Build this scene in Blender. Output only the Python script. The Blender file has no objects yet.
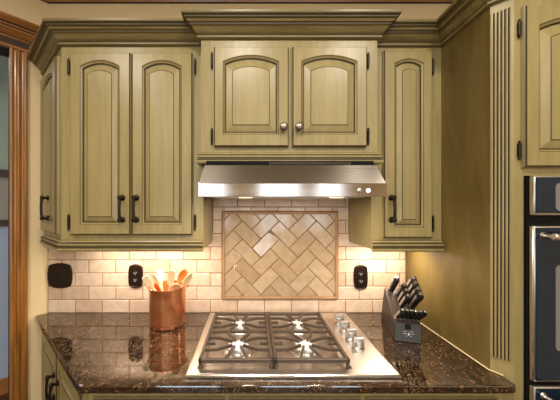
import bpy, bmesh, math, random
from mathutils import Vector, Matrix
random.seed(7)
SC = bpy.context.scene
COL = SC.collection
PI = math.pi
# ------------------------------------------------------------------ materials
def S(r, g, b):
    f = lambda c: (c/255/12.92) if c/255 <= .04045 else ((c/255+.055)/1.055)**2.4
    return (f(r), f(g), f(b), 1)

def base_mat(name, col, rough=.5, metal=0, spec=.5):
    m = bpy.data.materials.new(name); m.use_nodes = True
    b = m.node_tree.nodes['Principled BSDF']
    b.inputs['Base Color'].default_value = col
    b.inputs['Roughness'].default_value = rough
    b.inputs['Metallic'].default_value = metal
    b.inputs['Specular IOR Level'].default_value = spec
    return m, m.node_tree, b

def node(nt, t, **kw):
    n = nt.nodes.new(t)
    for k, v in kw.items():
        if k in n.inputs: n.inputs[k].default_value = v
        else: setattr(n, k, v)
    return n

def coords(nt, scale=(1, 1, 1)):
    tc = node(nt, 'ShaderNodeTexCoord'); mp = node(nt, 'ShaderNodeMapping')
    mp.inputs['Scale'].default_value = scale
    nt.links.new(tc.outputs['Object'], mp.inputs['Vector'])
    return mp.outputs['Vector']

def ramp(nt, src, stops):
    r = nt.nodes.new('ShaderNodeValToRGB')
    while len(r.color_ramp.elements) < len(stops): r.color_ramp.elements.new(.5)
    for e, (p, c) in zip(r.color_ramp.elements, stops): e.position = p; e.color = c
    nt.links.new(src, r.inputs['Fac']); return r.outputs['Color']

def grain_mat(name, c1, c2, scale, rough, bump=.05, dist=.4, coat=0, detail=6, p0=.3, p1=.72):
    m, nt, b = base_mat(name, c1, rough)
    v = coords(nt, scale)
    n = node(nt, 'ShaderNodeTexNoise', Scale=1.0, Detail=detail, Roughness=.6, Distortion=dist)
    nt.links.new(v, n.inputs['Vector'])
    nt.links.new(ramp(nt, n.outputs['Fac'], [(p0, c1), (p1, c2)]), b.inputs['Base Color'])
    bp = node(nt, 'ShaderNodeBump', Strength=bump, Distance=.002)
    nt.links.new(n.outputs['Fac'], bp.inputs['Height']); nt.links.new(bp.outputs['Normal'], b.inputs['Normal'])
    b.inputs['Coat Weight'].default_value = coat; b.inputs['Coat Roughness'].default_value = .2
    return m

CAB = grain_mat('olive_cabinet_paint', S(158, 144, 99), S(139, 125, 80), (34, 34, 3.0), .34, .06)
CABH = grain_mat('olive_molding_paint', S(146, 132, 87), S(106, 92, 53), (3, 30, 42), .33, .06)
PANEL = grain_mat('olive_side_panel_shaded', S(118, 100, 52), S(90, 74, 33), (9, 9, 1.6), .42, .04, dist=1.2, detail=4)  # cabinet olive made darker: shade on the tall side put into the colour
GLZ = base_mat('dark_brown_glaze', S(66, 54, 28), .5)[0]
GLZ2 = base_mat('soft_brown_glaze', S(98, 84, 46), .45)[0]
OAK = grain_mat('honey_oak', S(168, 116, 52), S(110, 68, 24), (46, 46, 3.2), .32, .08, coat=.3)
OAKH = grain_mat('honey_oak_horizontal', S(162, 106, 48), S(112, 68, 26), (4, 4, 60), .32, .08, coat=.3)
DARKWOOD = grain_mat('dark_walnut', S(60, 36, 20), S(36, 21, 12), (3, 3, 40), .65, .05)
FLOORM = grain_mat('dark_floor_boards', S(74, 38, 22), S(44, 22, 13), (3, 26, 3), .25, .05)
BRONZE = base_mat('oil_rubbed_bronze', S(44, 34, 27), .38, .7)[0]
PEWTER = base_mat('pewter', S(150, 142, 132), .3, .9)[0]
BLACK = base_mat('black_plastic', S(12, 12, 13), .4, 0, .35)[0]
DARKPLATE = base_mat('dark_bronze_plate', S(38, 25, 18), .3, .45)[0]
RECEPT = base_mat('black_receptacle', S(16, 14, 13), .4)[0]
SATIN = base_mat('satin_knob_steel', S(206, 206, 206), .3, 1)[0]
CAPM = base_mat('cap_steel_with_glare', S(240, 240, 244), .4, .25)[0]  # hood-light glare on the caps put into a near-white colour
CHROME = base_mat('chrome', S(232, 231, 229), .2, 1)[0]
IRON = base_mat('cast_iron_enamel', S(74, 62, 52), .35, .1)[0]
WHITE_CEIL = base_mat('ceiling_paint', S(236, 230, 216), .9)[0]
CAULK = base_mat('cream_caulk', S(232, 214, 170), .6)[0]
BLOCKM = grain_mat('dark_block_wood', S(64, 46, 34), S(42, 29, 21), (40, 6, 6), .5, .04)
BLOCKF = base_mat('charcoal_block_face', S(66, 67, 68), .5)[0]
GREYSIDE = base_mat('satin_grey_metal', S(186, 172, 154), .4, .6)[0]
GREYMARK = base_mat('pale_grey_marking', S(214, 212, 208), .5)[0]
BROWNMARK = base_mat('brown_lettering', S(112, 84, 70), .5)[0]
WOOD_PALE = grain_mat('pale_beech', S(246, 236, 204), S(232, 216, 172), (60, 60, 6), .5, .03)
WOOD_ORANGE = grain_mat('orange_cherry_wood', S(206, 126, 50), S(180, 98, 34), (60, 60, 6), .45, .03)
WOOD_TAN = grain_mat('tan_maple', S(226, 204, 160), S(204, 178, 130), (60, 60, 6), .5, .03)
TRAYGAP = base_mat('vent_black', S(16, 15, 14), .7, 0, .15)[0]

def wall_mat(name, col, bump=.12):
    m, nt, b = base_mat(name, col, .85)
    n = node(nt, 'ShaderNodeTexNoise', Scale=90.0, Detail=3.0)
    nt.links.new(coords(nt), n.inputs['Vector'])
    bp = node(nt, 'ShaderNodeBump', Strength=bump, Distance=.003)
    nt.links.new(n.outputs['Fac'], bp.inputs['Height']); nt.links.new(bp.outputs['Normal'], b.inputs['Normal'])
    return m
WALL = wall_mat('cream_wall_paint', S(222, 200, 156))
WALL_G = wall_mat('grey_green_wall_paint', S(128, 134, 118))
WALL_B = wall_mat('blue_grey_wall_paint', S(140, 148, 164))
WALL_T = wall_mat('taupe_wall_paint', S(132, 122, 110))

def steel_mat(name, col, rough, scale, aniso=.0):
    m, nt, b = base_mat(name, col, rough, 1)
    n = node(nt, 'ShaderNodeTexNoise', Scale=1.0, Detail=4.0)
    nt.links.new(coords(nt, scale), n.inputs['Vector'])
    mr = node(nt, 'ShaderNodeMapRange'); mr.inputs['To Min'].default_value = rough-.07; mr.inputs['To Max'].default_value = rough+.08
    nt.links.new(n.outputs['Fac'], mr.inputs['Value']); nt.links.new(mr.outputs['Result'], b.inputs['Roughness'])
    bp = node(nt, 'ShaderNodeBump', Strength=.04, Distance=.001)
    nt.links.new(n.outputs['Fac'], bp.inputs['Height']); nt.links.new(bp.outputs['Normal'], b.inputs['Normal'])
    return m
STEEL = steel_mat('brushed_steel', S(205, 200, 193), .3, (3, 400, 400))
STEELT = base_mat('polished_cooktop_steel', S(216, 209, 202), .3, 1)[0]
STEELV = steel_mat('brushed_steel_hood', S(176, 170, 162), .3, (2, 2, 350))
STEELB = steel_mat('polished_steel_band', S(172, 163, 154), .13, (3, 3, 60))
for m_ in (STEELV,):
    b_ = m_.node_tree.nodes['Principled BSDF']; b_.inputs['Anisotropic'].default_value = .92
    tg_ = m_.node_tree.nodes.new('ShaderNodeTangent'); tg_.direction_type = 'RADIAL'; tg_.axis = 'Z'; m_.node_tree.links.new(tg_.outputs[0], b_.inputs['Tangent'])

def copper_mat():
    m, nt, b = base_mat('hammered_copper', S(226, 140, 92), .27, .92)
    v = coords(nt, (1, 1, 1))
    vo = node(nt, 'ShaderNodeTexVoronoi', Scale=70.0); nt.links.new(v, vo.inputs['Vector'])
    bp = node(nt, 'ShaderNodeBump', Strength=.2, Distance=.002)
    nt.links.new(vo.outputs['Distance'], bp.inputs['Height']); nt.links.new(bp.outputs['Normal'], b.inputs['Normal'])
    n = node(nt, 'ShaderNodeTexNoise', Scale=14.0, Detail=3.0); nt.links.new(v, n.inputs['Vector'])
    nt.links.new(ramp(nt, n.outputs['Fac'], [(.3, S(220, 132, 84)), (.7, S(248, 180, 130))]), b.inputs['Base Color'])
    return m
COPPER = copper_mat()

def granite_mat():
    m, nt, b = base_mat('brown_granite', S(60, 45, 34), .06, 0, .8)
    v = coords(nt)
    n1 = node(nt, 'ShaderNodeTexNoise', Scale=38.0, Detail=6.0, Roughness=.7, Distortion=.5); nt.links.new(v, n1.inputs['Vector'])
    base = ramp(nt, n1.outputs['Fac'], [(.36, S(17, 12, 8)), (.52, S(46, 33, 22)), (.70, S(92, 70, 47))])
    n2 = node(nt, 'ShaderNodeTexNoise', Scale=95.0, Detail=3.0, Roughness=.5, Distortion=1.2); nt.links.new(v, n2.inputs['Vector'])
    f2 = ramp(nt, n2.outputs['Fac'], [(.61, (0, 0, 0, 1)), (.70, (1, 1, 1, 1))])
    mx = node(nt, 'ShaderNodeMix'); mx.data_type = 'RGBA'
    nt.links.new(f2, mx.inputs[0]); nt.links.new(base, mx.inputs[6]); mx.inputs[7].default_value = S(150, 114, 76)
    n3 = node(nt, 'ShaderNodeTexVoronoi', Scale=120.0); nt.links.new(v, n3.inputs['Vector'])
    f3 = ramp(nt, n3.outputs['Distance'], [(.12, (1, 1, 1, 1)), (.2, (0, 0, 0, 1))])
    n4 = node(nt, 'ShaderNodeTexNoise', Scale=16.0); nt.links.new(v, n4.inputs['Vector'])
    f4 = ramp(nt, n4.outputs['Fac'], [(.5, (0, 0, 0, 1)), (.6, (1, 1, 1, 1))])
    mm = node(nt, 'ShaderNodeMath', operation='MULTIPLY'); nt.links.new(f3, mm.inputs[0]); nt.links.new(f4, mm.inputs[1])
    mx2 = node(nt, 'ShaderNodeMix'); mx2.data_type = 'RGBA'
    nt.links.new(mm.outputs[0], mx2.inputs[0]); nt.links.new(mx.outputs[2], mx2.inputs[6]); mx2.inputs[7].default_value = S(206, 190, 160)
    nt.links.new(mx2.outputs[2], b.inputs['Base Color'])
    b.inputs['IOR'].default_value = 1.75
    return m
GRANITE = granite_mat()

def tile_mat(name, a, bcol, c, rough=.16):
    m, nt, b = base_mat(name, a, rough)
    g = node(nt, 'ShaderNodeNewGeometry')
    isl = ramp(nt, g.outputs['Random Per Island'], [(0, a), (.5, bcol), (1, c)])
    n = node(nt, 'ShaderNodeTexNoise', Scale=22.0, Detail=4.0, Distortion=.5); nt.links.new(coords(nt), n.inputs['Vector'])
    mx = node(nt, 'ShaderNodeMix'); mx.data_type = 'RGBA'; mx.blend_type = 'MULTIPLY'
    mx.inputs[0].default_value = .55
    nt.links.new(isl, mx.inputs[6])
    nt.links.new(ramp(nt, n.outputs['Fac'], [(.35, S(226, 214, 200)), (.65, S(255, 255, 255))]), mx.inputs[7])
    nt.links.new(mx.outputs[2], b.inputs['Base Color'])
    n2 = node(nt, 'ShaderNodeTexNoise', Scale=14.0, Detail=2.0); nt.links.new(coords(nt), n2.inputs['Vector'])
    bp = node(nt, 'ShaderNodeBump', Strength=.25, Distance=.004)
    nt.links.new(n2.outputs['Fac'], bp.inputs['Height']); nt.links.new(bp.outputs['Normal'], b.inputs['Normal'])
    return m
TILE = tile_mat('glazed_beige_tile', S(216, 194, 172), S(228, 208, 188), S(202, 174, 150), .3)
TILEH = tile_mat('glazed_tan_tile', S(182, 158, 128), S(198, 176, 148), S(168, 142, 112))
TILEH.node_tree.nodes['Principled BSDF'].inputs['Coat Weight'].default_value = .6
PENCIL = tile_mat('glazed_border_tile', S(168, 130, 92), S(178, 140, 100), S(158, 120, 84))
GROUT = base_mat('brown_grout', S(132, 100, 74), .9)[0]

def glass_dark(name, col, rough=.06):
    m, nt, b = base_mat(name, col, rough, 0, .4)
    return m
OVENGLASS = glass_dark('oven_glass_blue_reflection', S(16, 34, 50))  # blue reflection of a window put into the base colour
OVENWIN = glass_dark('oven_window_reflection', S(120, 120, 118), .12)  # beige-grey reflection in the pane put into the base colour

def emit(name, col, strength):
    m = bpy.data.materials.new(name); m.use_nodes = True; nt = m.node_tree
    nt.nodes.clear(); e = nt.nodes.new('ShaderNodeEmission'); o = nt.nodes.new('ShaderNodeOutputMaterial')
    e.inputs['Color'].default_value = col; e.inputs['Strength'].default_value = strength
    nt.links.new(e.outputs[0], o.inputs['Surface']); return m
WARM = (1, .76, .5, 1)
STRIP = emit('warm_strip_light', WARM, 14)
CAN = emit('added_can_glow', (1, .84, .64, 1), 30)  # glow of the added ceiling cans
LED = emit('blue_white_indicator', (.75, .75, 1, 1), 3)

# ------------------------------------------------------------------ mesh helpers
def link(name, bm, mats, parent=None, loc=None, rotz=0, smooth=None, recalc=True):
    if recalc: bmesh.ops.recalc_face_normals(bm, faces=bm.faces)
    me = bpy.data.meshes.new(name); bm.to_mesh(me); bm.free()
    if not isinstance(mats, (list, tuple)): mats = [mats]
    for m in mats: me.materials.append(m)
    o = bpy.data.objects.new(name, me); COL.objects.link(o)
    if parent: o.parent = parent
    if loc is not None: o.location = loc
    o.rotation_euler = (0, 0, rotz)
    if smooth is not None:
        me.polygons.foreach_set('use_smooth', [True]*len(me.polygons))
        me.set_sharp_from_angle(angle=math.radians(smooth))
    return o

def thing(name, label, cat, loc=(0, 0, 0), rotz=0, group=None):
    o = bpy.data.objects.new(name, None); COL.objects.link(o)
    o.empty_display_size = .05
    o.location = loc; o.rotation_euler = (0, 0, rotz)
    tag(o, label, cat, group); return o

def tag(o, label, cat, group=None):
    o['label'] = label; o['category'] = cat
    if group: o['group'] = group
    return o
def struct(o):
    o['kind'] = 'structure'; return o

def box(bm, a, b, bev=0, mat=0, seg=1, matrix=None):
    x0, y0, z0 = [min(a[i], b[i]) for i in range(3)]; x1, y1, z1 = [max(a[i], b[i]) for i in range(3)]
    M = (matrix or Matrix()) @ Matrix.Translation(((x0+x1)/2, (y0+y1)/2, (z0+z1)/2)) @ Matrix.Diagonal((x1-x0, y1-y0, z1-z0, 1))
    r = bmesh.ops.create_cube(bm, size=1, matrix=M)
    vs = r['verts']; fs = {f for v in vs for f in v.link_faces}
    for f in fs: f.material_index = mat
    if bev:
        es = {e for f in fs for e in f.edges}
        nf = bmesh.ops.bevel(bm, geom=list(es), offset=bev, segments=seg, affect='EDGES', profile=.5)
        for f in nf['faces']: f.material_index = mat
    return vs

def prism(bm, pts, z0, z1, mat=0, bev=0, matrix=None):
    MM = matrix if matrix is not None else Matrix()
    vb = [bm.verts.new(MM @ Vector((p[0], p[1], z0))) for p in pts]; vt = [bm.verts.new(MM @ Vector((p[0], p[1], z1))) for p in pts]
    fs = [bm.faces.new(vb), bm.faces.new(vt)]
    n = len(pts)
    for i in range(n): fs.append(bm.faces.new((vb[i], vb[(i+1) % n], vt[(i+1) % n], vt[i])))
    for f in fs: f.material_index = mat
    bmesh.ops.recalc_face_normals(bm, faces=fs)
    if bev:
        es = {e for f in fs for e in f.edges}
        r = bmesh.ops.bevel(bm, geom=list(es), offset=bev, segments=2, affect='EDGES', profile=.5)
        for f in r['faces']: f.material_index = mat

def lathe(bm, prof, seg=24, M=None, mat=0, cap=True):
    rings = []
    for r, z in prof:
        ring = [Vector((r*math.cos(2*PI*i/seg), r*math.sin(2*PI*i/seg), z)) for i in range(seg)]
        if M is not None: ring = [M @ v for v in ring]
        rings.append([bm.verts.new(v) for v in ring])
    for a, b in zip(rings, rings[1:]):
        for i in range(seg):
            f = bm.faces.new((a[i], a[(i+1) % seg], b[(i+1) % seg], b[i])); f.material_index = mat
    if cap:
        for r in (rings[0], rings[-1]):
            f = bm.faces.new(r); f.material_index = mat

def tube(bm, pts, r, seg=8, mat=0, square=False):
    pts = [Vector(p) for p in pts]; rr = r if isinstance(r, (list, tuple)) else [r]*len(pts)
    if square: seg = 4
    rings = []; up = None
    for i, p in enumerate(pts):
        d = (pts[min(i+1, len(pts)-1)]-pts[max(i-1, 0)]).normalized()
        if up is None: up = Vector((0, 0, 1)) if abs(d.z) < .9 else Vector((1, 0, 0))
        a = d.cross(up)
        if a.length < 1e-4: a = d.cross(Vector((0, 1, 0)))
        a.normalize(); b = a.cross(d).normalized(); up = b
        off = PI/4 if square else 0; k = math.sqrt(2) if square else 1
        rings.append([bm.verts.new(p+(a*math.cos(2*PI*j/seg+off)+b*math.sin(2*PI*j/seg+off))*rr[i]*k) for j in range(seg)])
    for a, b in zip(rings, rings[1:]):
        for j in range(seg):
            f = bm.faces.new((a[j], a[(j+1) % seg], b[(j+1) % seg], b[j])); f.material_index = mat
    for q in (rings[0], rings[-1]):
        f = bm.faces.new(q); f.material_index = mat

def sweep(bm, path, prof, z0, mats=None, start=None, end=None):
    """profile (p, z) carried along an XY path with mitres; outward = right-hand side of travel"""
    P = [Vector(p) for p in path]; n = len(P); offs = []
    nor = []
    for i in range(n-1):
        d = (P[i+1]-P[i]).normalized(); nor.append(Vector((d.y, -d.x)))
    for i in range(n):
        if i == 0: offs.append(nor[0])
        elif i == n-1: offs.append(nor[-1])
        else:
            m = (nor[i-1]+nor[i]).normalized(); offs.append(m/max(.2, m.dot(nor[i])))
    if start: offs[0] = Vector(start)
    if end: offs[-1] = Vector(end)
    rings = [[bm.verts.new((P[i].x+offs[i].x*p, P[i].y+offs[i].y*p, z0+z)) for p, z in prof] for i in range(n)]
    for a, b in zip(rings, rings[1:]):
        for j in range(len(prof)):
            k = (j+1) % len(prof)
            f = bm.faces.new((a[j], a[k], b[k], b[j]))
            if mats and j < len(mats): f.material_index = mats[j]
    for q in (rings[0], rings[-1]): bm.faces.new(q)

def arc(cx, cy, r, a0, a1, n):
    return [(cx+r*math.cos(math.radians(a0+(a1-a0)*i/n)), cy+r*math.sin(math.radians(a0+(a1-a0)*i/n))) for i in range(n+1)]

# ------------------------------------------------------------------ camera-frame helpers (measurements)
F = 265.0; VX, VY, CZ, DB = 252.0, 208.0, 1.547, 1.6
wx = lambda x, D: (x-VX)*D/F
wz = lambda y, D: CZ-(y-VY)*D/F

# ------------------------------------------------------------------ room shell
def wall_box(name, a, b, mat):
    bm = bmesh.new(); box(bm, a, b); return struct(link(name, bm, mat))
WT = .01                                # wall plane behind the tile
CEIL = 2.87
wall_box('floor', (-5.2, -5.2, -.05), (2.8, 2.6, 0), FLOORM)
wall_box('ceiling', (-5.2, -5.2, CEIL), (2.8, 2.6, CEIL+.05), WHITE_CEIL)
wall_box('wall_back', (-1.235, WT, 0), (2.8, .12, CEIL), WALL)
wall_box('wall_right', (2.6, -5.0, 0), (2.7, WT, CEIL), WALL)
# angled wall with a door opening. local x runs along (-1,-1), local -y faces the room
AW = math.radians(225)                  # local x direction
A0 = Vector((-1.235, WT, 0))
# local frame: x along the wall, y = rot90(x) = (.707,-.707) -> towards the room
def angled(name, parts, mats, parent=None, smooth=None):
    bm = bmesh.new(); parts(bm); return link(name, bm, mats, parent, A0 if parent is None else None, AW if parent is None else 0, smooth)
DO0, DO1, DH = .176, 1.02, 2.44
def p(bm):
    box(bm, (-.02, -.12, 0), (DO0-.012, 0, CEIL)); box(bm, (DO1+.012, -.12, 0), (2.3, 0, CEIL)); box(bm, (DO0-.012, -.12, DH+.012), (DO1+.012, 0, CEIL))
struct(angled('wall_left', p, WALL))
ex = A0 + Vector((math.cos(AW), math.sin(AW), 0))*2.3
wall_box('wall_side', (ex.x-.1, -5.0, 0), (ex.x, ex.y, CEIL), WALL)
# door casing and header
door = bpy.data.objects.new('door_1', None); COL.objects.link(door); door.location = A0; door.rotation_euler = (0, 0, AW); struct(door)
cas = [(0, .0), (.0, .018), (.006, .022), (.014, .022), (.018, .014), (.024, .012), (.031, .016), (.037, .023), (.044, .023), (.050, .014), (.056, .012), (.062, .018), (.068, .020), (.076, .018), (.076, 0)]
bm = bmesh.new(); prism(bm, [(DO0-.076+u, w) for u, w in cas], 0, DH+.01)
link('casing', bm, OAK, door, smooth=25)
bm = bmesh.new(); prism(bm, [(DO1+.076-u, w) for u, w in cas], 0, DH+.01)
link('casing', bm, OAK, door, smooth=25)
bm = bmesh.new()
hp = [(0, 0), (.020, 0), (.024, .006), (.024, .018), (.018, .024), (.020, .060), (.026, .066), (.026, .074), (.030, .080), (.036, .098), (.048, .112), (.050, .120), (.056, .124), (.056, .138), (.062, .146), (.070, .164), (.074, .170), (.074, .186), (0, .186)]
gl = [0]*len(hp)
for k in (3, 4, 7, 11, 13): gl[k] = 1
# path right-hand side must be +y (room): travel in -x direction; short return at the end
hp = [(a_, b_*.825) for a_, b_ in hp]
sweep(bm, [(DO1+.09, 0), (.112, 0), (.112, -.004)], hp, DH, gl)
link('head_casing', bm, [OAKH, DARKWOOD], door, smooth=25)
bm = bmesh.new(); box(bm, (DO0-.012, -.125, 0), (DO0, 0, DH)); box(bm, (DO1, -.125, 0), (DO1+.012, 0, DH)); box(bm, (DO0-.012, -.125, DH), (DO1+.012, 0, DH+.012))
link('jamb', bm, DARKWOOD, door)
# hallway beyond the door, parallel to the angled wall
HY = -1.02
def hall(name, z0, z1, th, m):
    bm = bmesh.new(); box(bm, (-1.2, HY-.1, z0), (2.6, HY+th, z1)); return struct(link(name, bm, m, None, A0, AW))
hall('wall_hall', 0, CEIL, 0, WALL_G)
hall('wall_hall_band', 1.45, 1.805, .006, WALL_T)
hall('wall_hall_dado', .13, 1.395, .006, WALL_B)
hall('trim_2', 1.805, 1.865, .03, DARKWOOD)
hall('trim_3', 1.395, 1.447, .025, DARKWOOD)
bm = bmesh.new(); box(bm, (-1.2, HY, 0), (2.6, HY+.018, .10)); box(bm, (-1.2, HY, .10), (2.6, HY+.012, .13), .004)
struct(link('baseboard_hall', bm, OAKH, None, A0, AW))
# rear wall with two windows to the sky
RY = -5.0
bm = bmesh.new()
W = [(-1.65, -.55, .95, 2.2), (.15, 1.0, .95, 2.2), (1.35, 1.9, .95, 2.2)]
xs = [ex.x-.1] + [v for w in W for v in w[:2]] + [2.7]
box(bm, (ex.x-.1, RY-.1, 0), (2.7, RY, .95)); box(bm, (ex.x-.1, RY-.1, 2.2), (2.7, RY, CEIL))
for a, b in ((xs[0], xs[1]), (xs[2], xs[3]), (xs[4], xs[5]), (xs[6], xs[7])): box(bm, (a, RY-.1, .95), (b, RY, 2.2))
struct(link('wall_rear', bm, WALL))
for i, (a, b, c, d) in enumerate(W):
    bm = bmesh.new()
    for q in ((a, a+.05), (b-.05, b), ((a+b)/2-.02, (a+b)/2+.02)): box(bm, (q[0], RY-.08, c), (q[1], RY-.03, d))
    for q in ((c, c+.05), (d-.05, d)): box(bm, (a, RY-.08, q[0]), (b, RY-.03, q[1]))
    struct(link('window_%d' % (i+1), bm, OAK))
# ceiling trim
bm = bmesh.new()
ct = [(0, 0), (.014, 0), (.018, .010), (.022, .014), (.060, .062), (.068, .066), (.070, .08), (0, .08)]
c3 = A0 + Vector((math.cos(AW), math.sin(AW), 0))*2.3
sweep(bm, [(c3.x, c3.y), (A0.x, A0.y), (2.6, WT)], ct, CEIL-.082, [1, 0, 0, 0, 1, 0, 0])
struct(link('trim_1', bm, [OAKH, DARKWOOD], smooth=25))

# ------------------------------------------------------------------ cabinets
def offloop(x0, x1, z0, zs, rise, n=14):
    L = [(x0, z0), (x1, z0), (x1, zs)]
    for i in range(1, n):
        u = 1-i/n; x = x0+(x1-x0)*u
        L.append((x, zs+rise*(1-abs(2*u-1)**2.1)))
    L.append((x0, zs)); return L
def flatloop(x0, x1, z0, z1, n=14):
    L = [(x0, z0), (x1, z0), (x1, z1)]
    for i in range(1, n): L.append((x0+(x1-x0)*(1-i/n), z1))
    L.append((x0, z1)); return L

def door_mesh(w, h, sl, sr, sb, tpk, tsp, bev=.034, arch=True):
    """slab door, front towards -Y, origin at the lower left back corner; raised arched panel"""
    bm = bmesh.new(); rise = tsp-tpk; zs = h-tsp
    def inner(d, y):
        k = (w-sl-sr-2*d)/(w-sl-sr)
        if not arch: return [(x, -y, z) for x, z in flatloop(sl+d, w-sr-d, sb+d, h-tpk-d)]
        return [(x, -y, z) for x, z in offloop(sl+d, w-sr-d, sb+d, zs-d*1.0, rise*k)]
    def outer(d, y): return [(x, -y, z) for x, z in flatloop(d, w-d, d, h-d)]
    loops = [(outer(0, 0), 0), (outer(0, .012), 2), (outer(.004, .0145), 1), (outer(.006, .020), 0),
             (inner(-.003, .020), 2), (inner(.001, .0175), 0), (inner(.006, .013), 1), (inner(.008, .008), 1), (inner(.0115, .008), 0),
             (inner(.014, .010), 0), (inner(bev, .018), 1), (inner(bev+.003, .0205), 0)]
    rings = [[bm.verts.new(v) for v in L] for L, _ in loops]
    n = len(rings[0])
    for k, (a, b) in enumerate(zip(rings, rings[1:])):
        for i in range(n):
            f = bm.faces.new((a[i], a[(i+1) % n], b[(i+1) % n], b[i])); f.material_index = loops[k][1]
    bm.faces.new(rings[0]); bm.faces.new(rings[-1])
    return bm

DM = [CAB, GLZ, GLZ2]
def pull_mesh(L=.106):
    bm = bmesh.new()
    for s in (-1, 1):
        M = Matrix.Translation((0, 0, s*L/2)) @ Matrix.Rotation(PI/2, 4, 'X')
        lathe(bm, [(.006, 0), (.013, 0), (.0145, .003), (.0125, .006), (.007, .009), (.006, .016), (.0085, .021), (.0115, .026), (.012, .030), (.0095, .035), (.004, .037)], 16, M)
    tube(bm, [(0, -.027, -L/2), (0, -.031, -L/4), (0, -.032, 0), (0, -.031, L/4), (0, -.027, L/2)], [.0070, .0060, .0055, .0060, .0070])
    return bm
def hinge_mesh(L=.062, r=.0055):
    bm = bmesh.new()
    lathe(bm, [(.001, -L/2-.010), (r*.75, -L/2-.006), (r*.5, -L/2), (r, -L/2+.001), (r, -.001), (r*.8, 0), (r, .001), (r, L/2-.001), (r*.5, L/2), (r*.75, L/2+.006), (.001, L/2+.010)], 12, Matrix.Translation((0, -r, 0)))
    box(bm, (-.004, -.0025, -L/2+.004), (.004, 0, L/2-.004))
    return bm
def knob_mesh():
    bm = bmesh.new(); M = Matrix.Rotation(PI/2, 4, 'X')
    lathe(bm, [(.012, 0), (.012, .003), (.006, .006), (.006, .014), (.012, .018), (.018, .021), (.0185, .026)], 20, M, 1)
    lathe(bm, [(.0165, .0255), (.0155, .029), (.010, .0325), (.003, .034)], 20, M, 0)
    return bm
PROTO = {}
def place(key, make, mats, name, parent, loc, label=None):
    if key not in PROTO:
        o = link(name, make(), mats, parent, loc, 0, 35); PROTO[key] = o
    else:
        o = PROTO[key].copy(); o.name = name; COL.objects.link(o); o.parent = parent; o.location = loc; o.rotation_euler = (0, 0, 0)
        if 'label' in o: del o['label']
    if label: o['label'] = label
    return o

def door(parent, org, rotz, w, h, geo, bev=.034, pull=None, knob=None, hinges=None, pl=.106, arch=True, name='door', hl=.062):
    o = link(name, door_mesh(w, h, *geo, bev=bev, arch=arch), DM, parent, org, rotz)
    if pull: place('pull%.3f' % pl, lambda: pull_mesh(pl), BRONZE, 'handle', o, (pull[0], -.020, pull[1]), 'dark bronze bar pull with ball ends')
    if knob: place('knob', knob_mesh, [PEWTER, BRONZE], 'knob', o, (knob[0], -.020, knob[1]), 'round pewter knob with a dark rim')
    for hx, hz in hinges or []:
        place('hinge%.3f' % hl, lambda: hinge_mesh(hl), BRONZE, 'hinge', o, (hx, -.0005, hz), 'dark bronze finial hinge')
    return o

CROWN = [(0, 0), (.010, 0), (.016, .003), (.017, .009), (.010, .014), (.010, .017), (.019, .021), (.026, .028), (.036, .040), (.043, .045), (.044, .050), (.050, .053), (.056, .060), (.064, .064), (.065, .070), (.074, .073), (.076, .078), (.076, .086), (0, .086)]
CG = [0, 0, 0, 1, 1, 0, 0, 0, 2, 1, 2, 0, 2, 1, 2, 2, 0, 0, 0]
RAIL = [(0, 0), (.016, 0), (.020, .005), (.020, .012), (.013, .016), (.012, .020), (.018, .024), (.018, .030), (.008, .036), (.004, .042), (0, .044)]
RAIL = [(p_, z_*1.24) for p_, z_ in RAIL]
RG = [0, 0, 0, 1, 1, 0, 0, 1, 0, 1, 0]
def crown(parent, path, z, start=None, end=None):
    name = 'crown_molding'
    bm = bmesh.new(); sweep(bm, path, CROWN, z, CG, start, end); return link(name, bm, [CABH, GLZ, GLZ2], parent, smooth=22)
def rail(parent, path, z, start=None, end=None):
    bm = bmesh.new(); sweep(bm, path, RAIL, z, RG, start, end); return link('bottom_molding', bm, [CAB, GLZ, GLZ2], parent, smooth=22)

FD = DB-1.30                    # face frame depth of the side uppers .30
# --- left double upper cabinet with the angled end
c = thing('upper_cabinet', 'olive green double-door upper cabinet with an angled end, left of the range hood', 'cabinet')
poly = [(-1.246, -.0125), (-.935, -FD), (-.2385, -FD), (-.2385, -.0005), (-1.234, -.0005)]
bm = bmesh.new(); prism(bm, poly, 1.346, 2.415); link('body', bm, CAB, c)
crown(c, [(-1.2465, -.013), (-.935, -FD), (-.2385, -FD)], 2.339, end=(-1, -1))
rail(c, [(-1.2465, -.013), (-.935, -FD), (-.2385, -FD)], 1.336)
zb, zt = 1.4166, 2.3005
g = (.052, .055, .053, .042, .070)
door(c, (-.8815, -FD, zb), 0, .2935, zt-zb, g, pull=(.2935-.037, wz(208.7, 1.28)-zb), hinges=[(-.015, .060), (-.015, .82)])
door(c, (-.5815, -FD, zb), 0, .2935, zt-zb, g, pull=(.024, wz(208.7, 1.28)-zb), hinges=[(.2935+.010, .060), (.2935+.010, .82)])
# angled door
a0, a1 = Vector((-1.246, -.0125)), Vector((-.935, -FD)); dv = a1-a0; L = dv.length; ang = math.atan2(dv.y, dv.x); d = dv/L
o0 = a0+d*.012
door(c, (o0.x, o0.y, zb), ang, L-.044, zt-zb, (.060, .056, .053, .042, .075), pull=(.232, wz(208, 1.42)-zb), pl=.106)
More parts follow.
